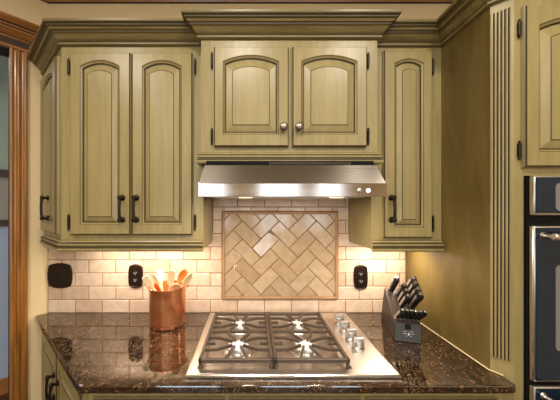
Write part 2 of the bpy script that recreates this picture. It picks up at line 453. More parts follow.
# --- middle cabinet over the hood
MX0, MX1, MY = -.2375, .5835, -(DB-1.235)
c = thing('hood_cabinet', 'olive green cabinet with two arched doors mounted over the steel range hood', 'cabinet')
bm = bmesh.new(); box(bm, (MX0, MY, 1.775), (MX1, -.0005, 2.405)); link('body', bm, CAB, c)
crown(c, [(MX0, -.3005), (MX0, MY), (MX1, MY), (MX1, -.3005)], 2.331, (-1, -1), (1, -1))
rail(c, [(MX0, -.30), (MX0, MY), (MX1, MY), (MX1, -.30)], 1.752)
zb, zt = 1.829, 2.290; g = (.044, .048, .058, .044, .072)
w = .345
door(c, (-.1754, MY, zb), 0, w, zt-zb, g, bev=.040, knob=(w-.026, wz(127, 1.2)-zb), hinges=[(-.011, .050), (-.011, zt-zb-.06)])
door(c, (.1845, MY, zb), 0, w, zt-zb, g, bev=.040, knob=(.029, wz(127, 1.2)-zb), hinges=[(w+.010, .050), (w+.010, zt-zb-.06)])
# --- right single upper
c = thing('upper_cabinet', 'narrow olive green single-door upper cabinet right of the range hood', 'cabinet')
bm = bmesh.new(); box(bm, (.585, -FD, 1.346), (.9285, -.0005, 2.405)); link('body', bm, CAB, c)
crown(c, [(.585, -FD), (.9285, -FD)], 2.335, (1, -1), (-1, -1))
rail(c, [(.585, -.0005), (.585, -FD), (.9285, -FD)][1:], 1.335)
zb, zt = 1.4025, 2.310
door(c, (.6376, -FD, zb), 0, .2365, zt-zb, (.054, .046, .054, .044, .066), pull=(.034, wz(208.7, 1.28)-zb), hinges=[(.2465, .068), (.2465, .835)])
# --- tall oven cabinet
TX, TY, CX, CY = .93, -(DB-1.035), .977, -(DB-.988)
c = thing('oven_cabinet', 'tall olive green oven cabinet with a fluted corner at the right', 'cabinet')
bm = bmesh.new()
prism(bm, [(TX, -.0005), (TX, TY), (CX, CY), (1.0125, CY), (1.0125, -.0005)], 0, 2.405)
f_side = bm.faces
box(bm, (1.0125, CY, 1.6675), (1.90, -.0005, 2.405)); box(bm, (1.786, CY, 0), (1.90, -.0005, 1.6675)); box(bm, (1.0125, CY, 0), (1.786, -.0005, .16))
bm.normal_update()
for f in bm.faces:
    if f.normal.x < -.9 and f.calc_center_median().x < .95: f.material_index = 1  # side face gets the olive with shade in its colour
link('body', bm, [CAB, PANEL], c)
crown(c, [(TX, -.3005), (TX, TY), (CX, CY), (1.90, CY)], 2.335, (-1, -1))
# fluted pilaster on the chamfer
ux = Vector((CX-TX, CY-TY)).normalized(); cw = math.hypot(CX-TX, CY-TY)
M = Matrix.Translation((TX, TY, 0)) @ Matrix.Rotation(math.atan2(ux.y, ux.x), 4, 'Z')
pts = [(.001, 0), (.001, -.006)]
x = .002
for k in range(5):
    pts += [(x+.0028, -.0075), (x+.0062, -.006), (x+.0072, -.001), (x+.0095, -.001), (x+.0103, -.005)]
    x += .0104
pts += [(x+.002, -.007), (x+.003, -.006), (x+.003, 0)]
bm = bmesh.new(); vb = [bm.verts.new((q[0], q[1], .972)) for q in pts]; vt = [bm.verts.new((q[0], q[1], 2.300)) for q in pts]
bm.faces.new(vb); bm.faces.new(vt)
for i in range(len(pts)):
    j = (i+1) % len(pts); f = bm.faces.new((vb[i], vb[j], vt[j], vt[i]))
    if i >= 2 and i < len(pts)-4 and (i-2) % 5 in (1, 2, 3): f.material_index = 1
bmesh.ops.transform(bm, matrix=M, verts=bm.verts)
link('fluted_pilaster', bm, [CAB, base_mat('flute_glaze', S(44, 34, 18), .6)[0]], c)
zb, zt = 1.697, 2.292
door(c, (1.0, CY, zb), 0, .40, zt-zb, (.052, .052, .058, .045, .078), bev=.040, hinges=[(-.009, .064), (-.009, .515)], hl=.052)
door(c, (1.41, CY, zb), 0, .40, zt-zb, (.052, .052, .058, .045, .078), bev=.040, hinges=[(.41, .09), (.41, .50)], hl=.058)

# --- double wall oven
OX0, OX1 = 1.0145, 1.784
c = thing('wall_oven', 'dark glass double wall oven, blue reflection painted in, built into the tall cabinet at right', 'oven', (OX0, CY, .17))
def ob(name, a, b, mat, bev=0, par=None, seg=1):
    bm = bmesh.new(); box(bm, [a[0]-OX0, a[1]-CY, a[2]-.17], [b[0]-OX0, b[1]-CY, b[2]-.17], bev, seg=seg); return link(name, bm, mat, par or c, smooth=20 if bev else None)
ob('housing', (OX0, -.45, .17), (OX1, CY-.014, 1.660), TRAYGAP)
def odoor(z0, z1, nm, win):
    bm = bmesh.new()
    q = lambda v: [v[0]-OX0, v[1]-CY, v[2]-.17]
    box(bm, q((OX0, CY-.034, z0)), q((OX1, CY-.015, z1)), .006, 0, 2)
    o = link(nm, bm, STEEL, c, smooth=20)
    bm = bmesh.new(); box(bm, q((OX0+.006, CY-.0365, z0+.008)), q((OX1-.006, CY-.033, z1-.006)), .001)
    g = link('glass', bm, OVENGLASS, o)
    g['label'] = 'dark glass front, blue window reflection in its colour'
    if win:
        bm = bmesh.new(); pts = []
        x0, x1, y0, y1, r = win[0]-OX0, win[1]-OX0, win[2]-.17, win[3]-.17, .015
        for cx, cy, a in ((x1-r, y1-r, 0), (x0+r, y1-r, 90), (x0+r, y0+r, 180), (x1-r, y0+r, 270)): pts += arc(cx, cy, r, a, a+90, 5)
        prism(bm, pts, .0, .0022, matrix=Matrix.Translation((0, -.0362, 0)) @ Matrix.Rotation(PI/2, 4, 'X'))
        link('window', bm, OVENWIN, o)['label'] = 'rounded window pane, pale grey reflection in its colour'
    return o
def ohandle(o, z):
    bm = bmesh.new(); Y = -.0365
    xa, xb = 1.035-OX0, 1.76-OX0
    for x in (xa, xb):
        lathe(bm, [(.013, 0), (.011, .004), (.008, .012), (.009, .046)], 16, Matrix.Translation((x+.012, Y, z-.17)) @ Matrix.Rotation(PI/2, 4, 'X'))
    lathe(bm, [(.009, -.004), (.0125, 0), (.0125, .012), (.011, .016), (.011, xb-xa-.016), (.0125, xb-xa-.012), (.0125, xb-xa+.02), (.009, xb-xa+.024)], 18, Matrix.Translation((xa-.004, Y-.048, z-.17)) @ Matrix.Rotation(PI/2, 4, 'Y'))
    link('handle', bm, STEEL, o, smooth=35)['label'] = 'round steel bar handle'
o = odoor(1.520, 1.664, 'control_panel', (wx(555.5, .951), 1.70, wz(211, .951), wz(183, .951)))
o = odoor(.9185, 1.4825, 'upper_door', (wx(555.5, .951), 1.70, wz(351, .951), wz(265, .951))); ohandle(o, wz(237, .90))
o = odoor(.30, .903, 'lower_door', (1.11, 1.69, .40, .74)); ohandle(o, .872)

# --- base cabinets
def inset(pt, n, dd): return (pt[0]+n[0]*dd, pt[1]+n[1]*dd)
b0, b1 = Vector((-1.275, -.038)), Vector((-.62, -.656)); dv = (b1-b0).normalized(); nin = Vector((-dv.y, dv.x))
q0 = b0+nin*.036; q1 = b1+nin*.036
c = thing('base_cabinet', 'olive green base cabinet run with an angled left end under the granite countertop', 'cabinet')
# front line y = -.622 ; intersect with the inset diagonal
def along_y(y): t = (y-q0.y)/dv.y; return q0+dv*t
FY = -.622; cF = along_y(FY); cB = along_y(-.045)
poly = [(cB.x, cB.y), (cF.x, cF.y), (.925, FY), (.925, -.0005), (-1.234, -.0005)]
bm = bmesh.new(); prism(bm, poly, .10, .884); link('body', bm, CAB, c)
bm = bmesh.new(); prism(bm, [(cB.x+.09, -.06), (cF.x+.045, FY+.07), (.925, FY+.07), (.925, -.0005), (-1.1, -.0005)], 0, .10); link('toe_kick', bm, DARKWOOD, c)
LL = (cF-cB).length; ang = math.atan2(dv.y, dv.x)
half = (LL-.06)/2
for k in range(2):
    s = .02+k*(half+.012)
    og = cB+dv*s
    pu = (half-.035, .555) if k == 0 else (.035, .555)
    door(c, (og.x, og.y, .13), ang, half, .72, (.05, .05, .055, .055, .055), pull=pu, arch=False, pl=.106)
n = 3; ww = (.90-cF.x-.03-.02*(n-1))/n
for k in range(n):
    X = cF.x+.025+k*(ww+.02)
    door(c, (X, FY, .66), 0, ww, .195, (.045, .045, .04, .04, .04), bev=.030, arch=False, name='drawer', pull=None, knob=(ww/2, .0975))
    door(c, (X, FY, .13), 0, ww, .51, (.05, .05, .055, .055, .055), arch=False, knob=(ww-.03, .44))

# --- granite countertop
t = thing('countertop', 'polished dark brown speckled granite countertop around the gas cooktop', 'countertop', (0, 0, .885))
top = [(-1.237, -.002)] + [(-1.262, -.020), (-1.270, -.028), (-1.274, -.037), (-1.270, -.047)] + [(-.632, -.645), (-.620, -.654), (-.605, -.657)] + \
      [(.925, -.657), (.940, -.655), (.9475, -.648), (.9475, -.600), (.944, -.590), (TX-.0015, TY+.004), (TX-.0015, -.002)]
bm = bmesh.new(); prism(bm, top, 0, .029, bev=.005)
link('slab', bm, GRANITE, t)
bm = bmesh.new()
tube(bm, [(TX-.003, -.01, .0295), (TX-.003, TY+.002, .0295), (.9445, -.5885, .0295), (.9485, -.600, .0295)], .0022, 6)
link('caulk_line', bm, CAULK, t)['label'] = 'thin cream caulk line'

# ------------------------------------------------------------------ tiled backsplash
TW, TH_, G = .1597, .0762, .0038
PW, PH = .1635, .0800
def tile(bm, x0, x1, z0, z1, y=-.0, th=.006, mat=0, tilt=None):
    if x1-x0 < .006 or z1-z0 < .006: return
    j = lambda: random.uniform(-.0008, .0008)
    b = min(.003, (x1-x0)*.3)
    pts = [(x0+j(), z0+j()), (x1+j(), z0+j()), (x1+j(), z1+j()), (x0+j(), z1+j())]
    a = [bm.verts.new((q[0], .003, q[1])) for q in pts]
    m = [bm.verts.new((q[0], y-.002+.004, q[1])) for q in pts]
    cx, cz = (x0+x1)/2, (z0+z1)/2
    f = []
    for q in pts:
        sx = b if q[0] < cx else -b; sz = b if q[1] < cz else -b
        f.append(bm.verts.new((q[0]+sx, y+random.uniform(-.0006, .0006), q[1]+sz)))
    for A, B in ((a, m), (m, f)):
        for i in range(4): bm.faces.new((A[i], A[(i+1) % 4], B[(i+1) % 4], B[i])).material_index = mat
    bm.faces.new(f).material_index = mat
ts = thing('tile_backsplash', 'beige glazed subway tile backsplash with a framed herringbone panel', 'backsplash', (0, 0, .914))
bm = bmesh.new()
Z0 = .914
PX0, PX1, PZ0, PZ1 = wx(222, 1.6), wx(338, 1.6), wz(299, 1.6), wz(211.5, 1.6)
for r in range(0, 11):
    z0 = r*PH+.0015; z1 = z0+TH_
    wz0, wz1 = Z0+z0, Z0+z1
    off = wx(75 if r % 2 == 0 else 61.5, 1.6)
    k = -3
    while True:
        x0 = off+k*PW+.0015; x1 = x0+TW; k += 1
        if x0 > .93: break
        lo, hi = (-1.231, .926) if wz1 < 1.36 else (-.236, .582)
        if wz0 < 1.36 <= wz1: lo, hi = -1.231, .926
        x0, x1 = max(x0, lo), min(x1, hi)
        if x1-x0 < .008: continue
        # cut out the framed panel
        if wz1 > PZ0+.004 and wz0 < PZ1-.004:
            segs = []
            if x0 < PX0: segs.append((x0, min(x1, PX0-.002)))
            if x1 > PX1: segs.append((max(x0, PX1+.002), x1))
            if wz1 > PZ1: # the tile row over the panel is clipped from below
                if x1 > PX0 and x0 < PX1: tile(bm, max(x0, PX0), min(x1, PX1), PZ1+.003-Z0, z1)
            if wz0 < PZ0:
                if x1 > PX0 and x0 < PX1: tile(bm, max(x0, PX0), min(x1, PX1), z0, PZ0-.003-Z0)
            for s in segs: tile(bm, s[0], s[1], z0, z1)
        else: tile(bm, x0, x1, z0, z1)
link('field_tiles', bm, TILE, ts)
bm = bmesh.new()
box(bm, (-1.2335, .0022, 0), (.9285, .0095, .44)); box(bm, (-.236, .0022, .44), (.582, .0095, .88))
link('grout', bm, GROUT, ts)
# pencil border
bm = bmesh.new(); bw = .017
pp = [(0, .002)] + [(bw/2-bw/2*math.cos(PI*i/6), -.003-.010*math.sin(PI*i/6)) for i in range(7)] + [(bw, .002)]
fr = [(PX0, PZ0), (PX1, PZ0), (PX1, PZ1), (PX0, PZ1)]
rings = []
for (x, z), (sx, sz) in zip(fr, ((1, 1), (-1, 1), (-1, -1), (1, -1))):
    rings.append([bm.verts.new((x+sx*u, y, z+sz*u-Z0)) for u, y in pp])
for i in range(4):
    a, b = rings[i], rings[(i+1) % 4]
    for j in range(len(pp)-1): bm.faces.new((a[j], a[j+1], b[j+1], b[j]))
link('pencil_border', bm, PENCIL, ts, smooth=40)
# herringbone
bm = bmesh.new()
hx0, hx1, hz0, hz1 = PX0+bw, PX1-bw, PZ0+bw, PZ1-bw
a = .0790; gp = .0019
def clip_add(bmd, corners, y, tx=0, tz=0):
    b2 = bmesh.new(); cx = sum(q[0] for q in corners)/4; cz = sum(q[1] for q in corners)/4
    back = [b2.verts.new((q[0], .003, q[1])) for q in corners]
    mid = [b2.verts.new((q[0], .0015, q[1])) for q in corners]
    k = []
    for q in corners:
        lift = -.0035 if abs(tz) > .05 else 0
        X, Z = cx+(q[0]-cx)*.955, cz+(q[1]-cz)*.955
        k.append(b2.verts.new((X, -.0012+lift+random.uniform(-.0005, .0005)+tx*(q[0]-cx)+tz*(q[1]-cz), Z)))
    b2.faces.new(back); b2.faces.new(k)
    for A, B in ((back, mid), (mid, k)):
        for i in range(4): b2.faces.new((A[i], A[(i+1) % 4], B[(i+1) % 4], B[i]))
    for co, no in (((hx0, 0, 0), (-1, 0, 0)), ((hx1, 0, 0), (1, 0, 0)), ((0, 0, hz0), (0, 0, -1)), ((0, 0, hz1), (0, 0, 1))):
        r = bmesh.ops.bisect_plane(b2, geom=list(b2.verts)+list(b2.edges)+list(b2.faces), plane_co=co, plane_no=no, clear_outer=True)
        ed = [g for g in r['geom_cut'] if isinstance(g, bmesh.types.BMEdge)]
        if ed:
            try: bmesh.ops.contextual_create(b2, geom=ed)
            except Exception: pass
    mp = {}
    for v in b2.verts: mp[v] = bmd.verts.new(v.co)
    for f in b2.faces:
        v = [mp[q] for q in f.verts]
        vv = [(q.x-hx0, q.z) for q in (z.co for z in v)]
        bmd.faces.new(v)
    b2.free()
# block centre of the reflecting tile: (266, 243.7)
HC = Vector((wx(265.5, 1.6), wz(243.7, 1.6)))
e1 = Vector((math.cos(PI/4), math.sin(PI/4))); e2 = Vector((-e1.y, e1.x))
for i in range(-9, 10):
    for j in range(-9, 10):
        # horizontal brick (local) at (i + 2... ) herringbone lattice: shifts (1,1) and (2,-2)
        for kind in (0, 1):
            ox, oy = (i+2*j)*a, (i-2*j)*a
            if kind == 0: r = (ox, oy, ox+2*a, oy+a)
            else: r = (ox, oy+a, ox+a, oy+3*a)
            r = (r[0]-a, r[1]-a/2, r[2]-a, r[3]-a/2)
            q = [(r[0]+gp, r[1]+gp), (r[2]-gp, r[1]+gp), (r[2]-gp, r[3]-gp), (r[0]+gp, r[3]-gp)]
            wpt = [HC+e1*u+e2*v for u, v in q]
            cx = sum(v.x for v in wpt)/4; cz = sum(v.y for v in wpt)/4
            if max(v.x for v in wpt) < hx0+.004 or min(v.x for v in wpt) > hx1-.004 or max(v.y for v in wpt) < hz0+.004 or min(v.y for v in wpt) > hz1-.004: continue
            tz = 0
            hot = (i == 0 and j == 0 and kind == 0)
            clip_add(bm, [(v.x, v.y) for v in wpt], 0, *((.045, .085) if hot else (random.uniform(-.008, .008), random.uniform(-.008, .008))))
bmesh.ops.translate(bm, verts=bm.verts, vec=(0, 0, -Z0))
link('herringbone_tiles', bm, TILEH, ts)

# ------------------------------------------------------------------ range hood
HX0, HX1 = -.219, .548
c = thing('range_hood', 'stainless steel range hood under the middle cabinet', 'range hood', ((HX0+HX1)/2, -.005, 1.592))
cx = (HX0+HX1)/2
bm = bmesh.new()
side = [(-.006, 1.600), (-(DB-1.078), 1.600), (-(DB-1.078), 1.645), (-(DB-1.135), 1.730), (-.006, 1.730)]
va = [bm.verts.new((HX0+.002, y, z)) for y, z in side]; vb = [bm.verts.new((HX1-.002, y, z)) for y, z in side]
# taper the top a little
for lst, s in ((va, 1), (vb, -1)):
    for v in lst:
        if v.co.z > 1.7: v.co.x += s*.014
bm.faces.new(va); bm.faces.new(vb)
for i in range(5): bm.faces.new((va[i], va[(i+1) % 5], vb[(i+1) % 5], vb[i]))
bmesh.ops.translate(bm, verts=bm.verts, vec=(-cx, .005, -1.592))
link('canopy', bm, STEELV, c)
bm = bmesh.new(); box(bm, (HX0-cx, -(DB-1.073)+.005, 0), (HX1-cx, -(DB-1.081)+.005, .0555), .002, 0, 2)
link('front_band', bm, STEELB, c, smooth=20)['label'] = 'polished steel front band'
bm = bmesh.new(); box(bm, (HX0+.02-cx, -(DB-1.15)+.005, .1382), (HX1-.02-cx, -.01, .1595)); link('vent_top', bm, TRAYGAP, c)['label'] = 'dark vented collar'
bm = bmesh.new()
for k in range(34):
    x = -.09+k*.0105; box(bm, (x, -(DB-1.146)+.004, .143), (x+.006, -(DB-1.15)+.004, .154))
link('vent_grille', bm, IRON, c)
# underside filters and lights
bm = bmesh.new(); box(bm, (HX0+.05-cx, -.42, .002), (-.004, -.12, .009)); box(bm, (.004, -.42, .002), (HX1-.05-cx, -.12, .009)); link('filter', bm, STEEL, c)
for s, sx in ((.25, 0), (.75, 0)):
    bm = bmesh.new(); lathe(bm, [(.028, -.004), (.030, 0), (.030, .008)], 20, Matrix.Translation((HX0+(HX1-HX0)*s-cx, -.475, .001))); link('lamp', bm, STRIP if False else emit('hood_lamp_glow', WARM, 1.5), c, smooth=40)
for x, m, nm in ((wx(359.5, 1.07), CHROME, 'button'), (wx(368.5, 1.07), LED, 'indicator')):
    bm = bmesh.new(); lathe(bm, [(.0085, 0), (.0085, .003), (.006, .005)], 18, Matrix.Translation((x-cx, -(DB-1.073)+.005, .026)) @ Matrix.Rotation(PI/2, 4, 'X')); o = link(nm, bm, m, c, smooth=40)
    o['label'] = 'round chrome push button' if nm == 'button' else 'glowing blue-white round button'
cu = bpy.data.curves.new('lettering', 'FONT'); cu.body = 'BROAN'; cu.size = .0085; cu.extrude = .0004; cu.space_character = 1.15
ftmp = bpy.data.objects.new('lettering_curve', cu); COL.objects.link(ftmp); bpy.context.view_layer.update()
lm = bpy.data.meshes.new_from_object(ftmp); bpy.data.objects.remove(ftmp)
lm.materials.clear(); lm.materials.append(BROWNMARK)
tx = bpy.data.objects.new('lettering', lm); COL.objects.link(tx)
tx.parent = c; tx.location = (wx(204, 1.072)-cx, -(DB-1.0722)+.005, wz(194.4, 1.07)-1.592); tx.rotation_euler = (PI/2, 0, 0); tx['label'] = 'tiny brown lettering'
HOODLIGHT = [HX0+(HX1-HX0)*.25, HX0+(HX1-HX0)*.75]

# ------------------------------------------------------------------ cooktop
KX0, KX1, KY0, KY1, KZ = -.248, .553, -(DB-.981), -(DB-1.574), .9145
kc = thing('gas_cooktop', 'stainless steel gas cooktop with four burners and chrome knobs', 'cooktop', (0, 0, KZ))
bm = bmesh.new()
def ring(x0, x1, y0, y1, z, r=0): return [bm.verts.new(v) for v in ((x0, y0, z), (x1, y0, z), (x1, y1, z), (x0, y1, z))]
wx0, wx1, wy0, wy1 = -.212, .388, -(DB-1.020), -(DB-1.510)
L = [ring(KX0+.002, KX1-.002, KY0+.002, KY1-.002, .0), ring(KX0, KX1, KY0, KY1, .004), ring(KX0, KX1, KY0, KY1, .010), ring(KX0+.006, KX1-.006, KY0+.006, KY1-.006, .0125),
     ring(wx0, wx1, wy0, wy1, .0125), ring(wx0+.008, wx1-.008, wy0+.008, wy1-.008, .006)]
for a_, b_ in zip(L, L[1:]):
    for i in range(4): bm.faces.new((a_[i], a_[(i+1) % 4], b_[(i+1) % 4], b_[i]))
bm.faces.new(L[-1]); bm.faces.new(L[0])
link('tray', bm, STEELT, kc)
BX = [-.062, .235]; BY = [-(DB-1.375), -(DB-1.163)]
for x in BX:
    for y in BY:
        bm = bmesh.new()
        lathe(bm, [(.066, .006), (.062, .010), (.050, .011), (.046, .014), (.046, .020), (.040, .022)], 28, Matrix.Translation((x, y, 0)))
        b = link('burner', bm, STEEL, kc, smooth=35)
        bm = bmesh.new()
        pts = []
        for k in range(40):
            rr = .043+.007*math.cos(k/40*2*PI*5*2/2)  # star of glare between the grate fingers, shaped into the cap edge
            pts.append((rr*math.cos(2*PI*k/40), rr*math.sin(2*PI*k/40)))
        prism(bm, pts, .0225, .031, bev=.0015, matrix=Matrix.Translation((x, y, 0)))
        link('cap', bm, CAPM, b, smooth=20)['label'] = 'burner cap, star of hood-light glare put into colour and edge'
def grate(x0, x1, y0, y1, xc, ycs):
    bm = bmesh.new(); zt = .038; h = .0052; w = .0050
    def bar(pts, ww=w):
        tube(bm, pts, ww, square=True)
    xm0, xm1 = x0+.007, x1-.007; ym0, ym1 = y0+.007, y1-.007
    box(bm, (x0, y0, zt-.010), (x1, y0+.014, zt+.006), .002); box(bm, (x0, y1-.014, zt-.010), (x1, y1, zt+.006), .002)
    box(bm, (x0, y0, zt-.010), (x0+.013, y1, zt+.006), .002); box(bm, (x1-.013, y0, zt-.010), (x1, y1, zt+.006), .002)
    for x in (x0+.007, x1-.007):
        for y in (y0+.010, (y0+y1)/2, y1-.010): lathe(bm, [(.008, -.0255), (.007, -.010), (.007, 0)], 10, Matrix.Translation((x, y, zt-.003)))
    ymid = (ycs[0]+ycs[1])/2+.003
    bar([(xm0, ymid, zt), (xm1, ymid, zt)])
    for yc in ycs:
        for s in (-1, 1):
            xe = xm0 if s < 0 else xm1
            reach = abs(xe-xc)
            for t in (-1, 1):
                bar([(xe, yc+t*.052, zt), (xc+s*reach*.62, yc+t*.050, zt), (xc+s*.024, yc+t*.017, zt+.001)])
            bar([(xe, yc, zt), (xe-s*.042, yc, zt)])
        out = -1 if yc == min(ycs) else 1
        ye = ym0 if out < 0 else ym1
        for s in (-1, 1):
            bar([(xc+s*.046, ye, zt), (xc+s*.013, yc+out*.026, zt+.001)])
            bar([(xc+s*.050, ymid, zt), (xc+s*.044, ymid+out*.026, zt), (xc+s*.013, yc-out*.026, zt+.001)])
    o = link('grate', bm, IRON, kc, smooth=20)
    return o
GY0, GY1 = -(DB-1.030), -(DB-1.498)
grate(-.209, .084, GY0, GY1, BX[0], BY); grate(.087, .382, GY0, GY1, BX[1], BY)
for y in (1.43, 1.345, 1.26, 1.175):
    bm = bmesh.new(); M0 = Matrix.Translation((.470, -(DB-y), .0125))
    lathe(bm, [(.0265, 0), (.0275, .002), (.0275, .006), (.023, .009), (.022, .010)], 28, M0)
    k = link('control_knob', bm, CHROME, kc, smooth=35); k['label'] = 'chunky chrome control knob'
    bm = bmesh.new(); lathe(bm, [(.0225, .010), (.0225, .028), (.021, .031), (.010, .032)], 28, M0)
    box(bm, (-.0235, -.0105, .012), (.0235, .0105, .046), .003, 0, 2, M0)
    link('grip', bm, SATIN, k, smooth=35)

# ------------------------------------------------------------------ wall plates
def plate_outline(w, h, bulge, n=10):
    pts = []
    for i in range(n+1): u = -1+2*i/n; pts.append((w/2*.86*u, -h/2-bulge*(1-u*u)*.0+bulge*(abs(u)**2.2)*1.0))
    L = [(x, z) for x, z in pts]
    R = [(w/2*(.86+.14*(1-abs(-1+2*i/n)**2.5)), (-h/2+bulge)+(h-2*bulge)*i/n) for i in range(1, n)]
    T = [(-x, -z) for x, z in pts]; Lf = [(-x, -z) for x, z in R]
    return L+R+T+Lf
def plate(label, x, y, w, h, n, cat='outlet', name='outlet_plate'):
    X, Z = wx(x, 1.6), wz(y, 1.6)
    t = thing(name, label, cat, (X, -.0013, Z))
    o2 = plate_outline(w, h, h*.09)
    bm = bmesh.new(); rings = []
    for s, yy in ((1, 0), (1, -.003), (.955, -.0065), (.90, -.0075), (.88, -.006), (.0, -.006)):
        rings.append([bm.verts.new((px*s if s else 0, yy, pz*s if s else 0)) for px, pz in o2] if s else None)
    for a_, b_ in zip(rings[:-2], rings[1:-1]):
        for i in range(len(a_)): bm.faces.new((a_[i], a_[(i+1) % len(a_)], b_[(i+1) % len(a_)], b_[i]))
    bm.faces.new(rings[0]); bm.faces.new(rings[-2])
    link('cover', bm, DARKPLATE, t, smooth=35)
    for k in range(n):
        cx_ = (k-(n-1)/2)*.046 if n > 1 else 0
        for s in (-1, 1):
            bm = bmesh.new(); pts = [(cx_+.0165*math.cos(q), s*.0215+.0135*math.sin(q)) for q in [2*PI*i/20 for i in range(20)]]
            prism(bm, pts, .005, .0085, matrix=Matrix.Rotation(PI/2, 4, 'X'))
            r = link('receptacle', bm, RECEPT, t)
            bm = bmesh.new()
            for sx, hh in ((-.006, .0075), (.006, .006)): box(bm, (cx_+sx-.0013, -.0092, s*.0215-hh/2+.001), (cx_+sx+.0013, -.0084, s*.0215+hh/2+.001))
            lathe(bm, [(.0025, .0084), (.0025, .0092)], 10, Matrix.Translation((cx_, 0, s*.0215-.008)) @ Matrix.Rotation(PI/2, 4, 'X'))
            link('slots', bm, GREYMARK if n == 1 else BRONZE, r)
    bm = bmesh.new(); lathe(bm, [(.003, .005), (.003, .0085), (.001, .0092)], 10, Matrix.Rotation(PI/2, 4, 'X')); link('screw', bm, BRONZE, t)
plate('wide double dark bronze outlet plate near the left wall corner', 60.2, 275.5, .151, .152, 2)
plate('single dark bronze outlet plate beside the copper crock', 135.8, 276, .088, .146, 1)
plate('single dark bronze outlet plate between herringbone panel and knife block', 360.5, 277, .086, .150, 1)

# ------------------------------------------------------------------ copper crock and utensils
CR = Vector((wx(167.7, 1.45), -.15, .9145))
t = thing('copper_crock', 'hammered copper crock holding wooden utensils left of the cooktop', 'crock', CR)
bm = bmesh.new()
lathe(bm, [(.001, .002), (.090, .002), (.093, .006), (.0945, .03), (.096, .19), (.0985, .196), (.101, .202), (.1015, .207), (.099, .2095), (.095, .207), (.093, .200), (.091, .02), (.001, .012)], 48, cap=False)
link('bowl', bm, COPPER, t, smooth=40)
for s in (-1, 1):
    bm = bmesh.new()
    tube(bm, [(s*.095, -.016, .198), (s*.108, -.014, .205), (s*.114, 0, .207), (s*.108, .014, .205), (s*.095, .016, .198)], .004)
    lathe(bm, [(.007, 0), (.006, .004), (.002, .005)], 12, Matrix.Translation((s*.095, 0, .188)) @ Matrix.Rotation(s*PI/2, 4, 'Y'))
    link('ring_handle', bm, COPPER, t, smooth=40)
def utensil(name, label, cat, mat, hd, tip_px, lean_y, foot, L, hw, hh, roll=0, thick=.006, bowl=0):
    """tip_px: head centre in the photo's plane at depth; built foot -> head"""
    D = DB-(.15-lean_y)
    tip = Vector((wx(tip_px[0], D), -.15+lean_y, wz(tip_px[1], D)))
    ft = Vector((CR.x+foot[0], CR.y+foot[1], .9145+.022))
    ax = (tip-ft).normalized()
    top = tip+ax*hh/2
    t = thing(name, label, cat, ft, 0, 'wooden cooking utensils in the copper crock')
    z = ax; x = Vector((0, -1, 0)).cross(z)
    x = (Matrix.Rotation(roll, 3, z) @ (Vector((1, 0, 0))-z*z.x)).normalized(); y = z.cross(x).normalized()
    M = Matrix((x, y, z)).transposed().to_4x4()
    Lt = (top-ft).length
    bm = bmesh.new()
    tube(bm, [(0, 0, 0), (0, 0, Lt*.5), (0, 0, Lt-hh*.93)], [.006, .0058, .0065], 10)
    bmesh.ops.transform(bm, matrix=M, verts=bm.verts); link('handle', bm, mat, t, smooth=50)
    bm = bmesh.new(); zc = Lt-hh/2
    N = 24; rs = []
    for k in range(5):
        u = k/4
        rs.append([])
    out = []
    for i in range(N):
        q = 2*PI*i/N; cx_, cz_ = math.cos(q), math.sin(q)
        if hd == 'spoon': px, pz = hw*.58*cx_, hh/2*cz_
        else:
            e = .45
            px = hw*.58*math.copysign(abs(cx_)**e, cx_)*(.78+.22*(cz_)); pz = hh/2*math.copysign(abs(cz_)**e, cz_)
        out.append((px, pz))
    def lay(s, yy): return [bm.verts.new((px*s, yy, zc+pz*s)) for px, pz in out]
    rings = [lay(.25, thick/2+bowl), lay(.7, thick/2+bowl*.7), lay(.95, thick/2), lay(1, 0), lay(.95, -thick/2), lay(.86, -thick/2), lay(.6, -thick/2+bowl*.8), lay(.25, -thick/2+bowl)]
    for a_, b_ in zip(rings, rings[1:]):
        for i in range(N): bm.faces.new((a_[i], a_[(i+1) % N], b_[(i+1) % N], b_[i]))
    bm.faces.new(rings[0]); bm.faces.new(rings[-1])
    bmesh.ops.transform(bm, matrix=M, verts=bm.verts); link('head', bm, mat, t, smooth=60)
utensil('wooden_spatula', 'pale wooden spatula leaning furthest left in the copper crock', 'spatula', WOOD_PALE, 'flat', (148.5, 282), .0, (.045, .0), .3, .040, .080, .15)
utensil('wooden_spoon', 'slim pale wooden spoon, second from left in the copper crock', 'spoon', WOOD_PALE, 'spoon', (156, 279), -.04, (.04, .03), .3, .024, .065, -.5, bowl=.006)
utensil('wooden_spatula', 'tall pale wooden turner near the middle back of the copper crock', 'spatula', WOOD_PALE, 'flat', (160.5, 276), .045, (.0, -.02), .3, .036, .075, .1)
utensil('wooden_spatula', 'broad cream wooden spatula standing upright in the middle of the copper crock', 'spatula', WOOD_PALE, 'flat', (171, 278), .0, (-.01, .01), .3, .044, .090, 0)
utensil('wooden_spoon', 'tan wooden spoon with its bowl just above the crock rim, in front', 'spoon', WOOD_TAN, 'spoon', (175.5, 288), -.055, (-.02, .03), .3, .052, .064, .25, bowl=.008)
utensil('wooden_spoon', 'orange-brown wooden spoon leaning right in the copper crock', 'spoon', WOOD_ORANGE, 'spoon', (182.5, 276), .02, (-.045, .0), .3, .040, .082, -.1, bowl=.006)
utensil('wooden_spoon', 'pale wooden spoon edge-on, furthest right in the copper crock', 'spoon', WOOD_TAN, 'spoon', (187, 280), -.02, (-.055, .02), .3, .034, .092, .6, bowl=.005)

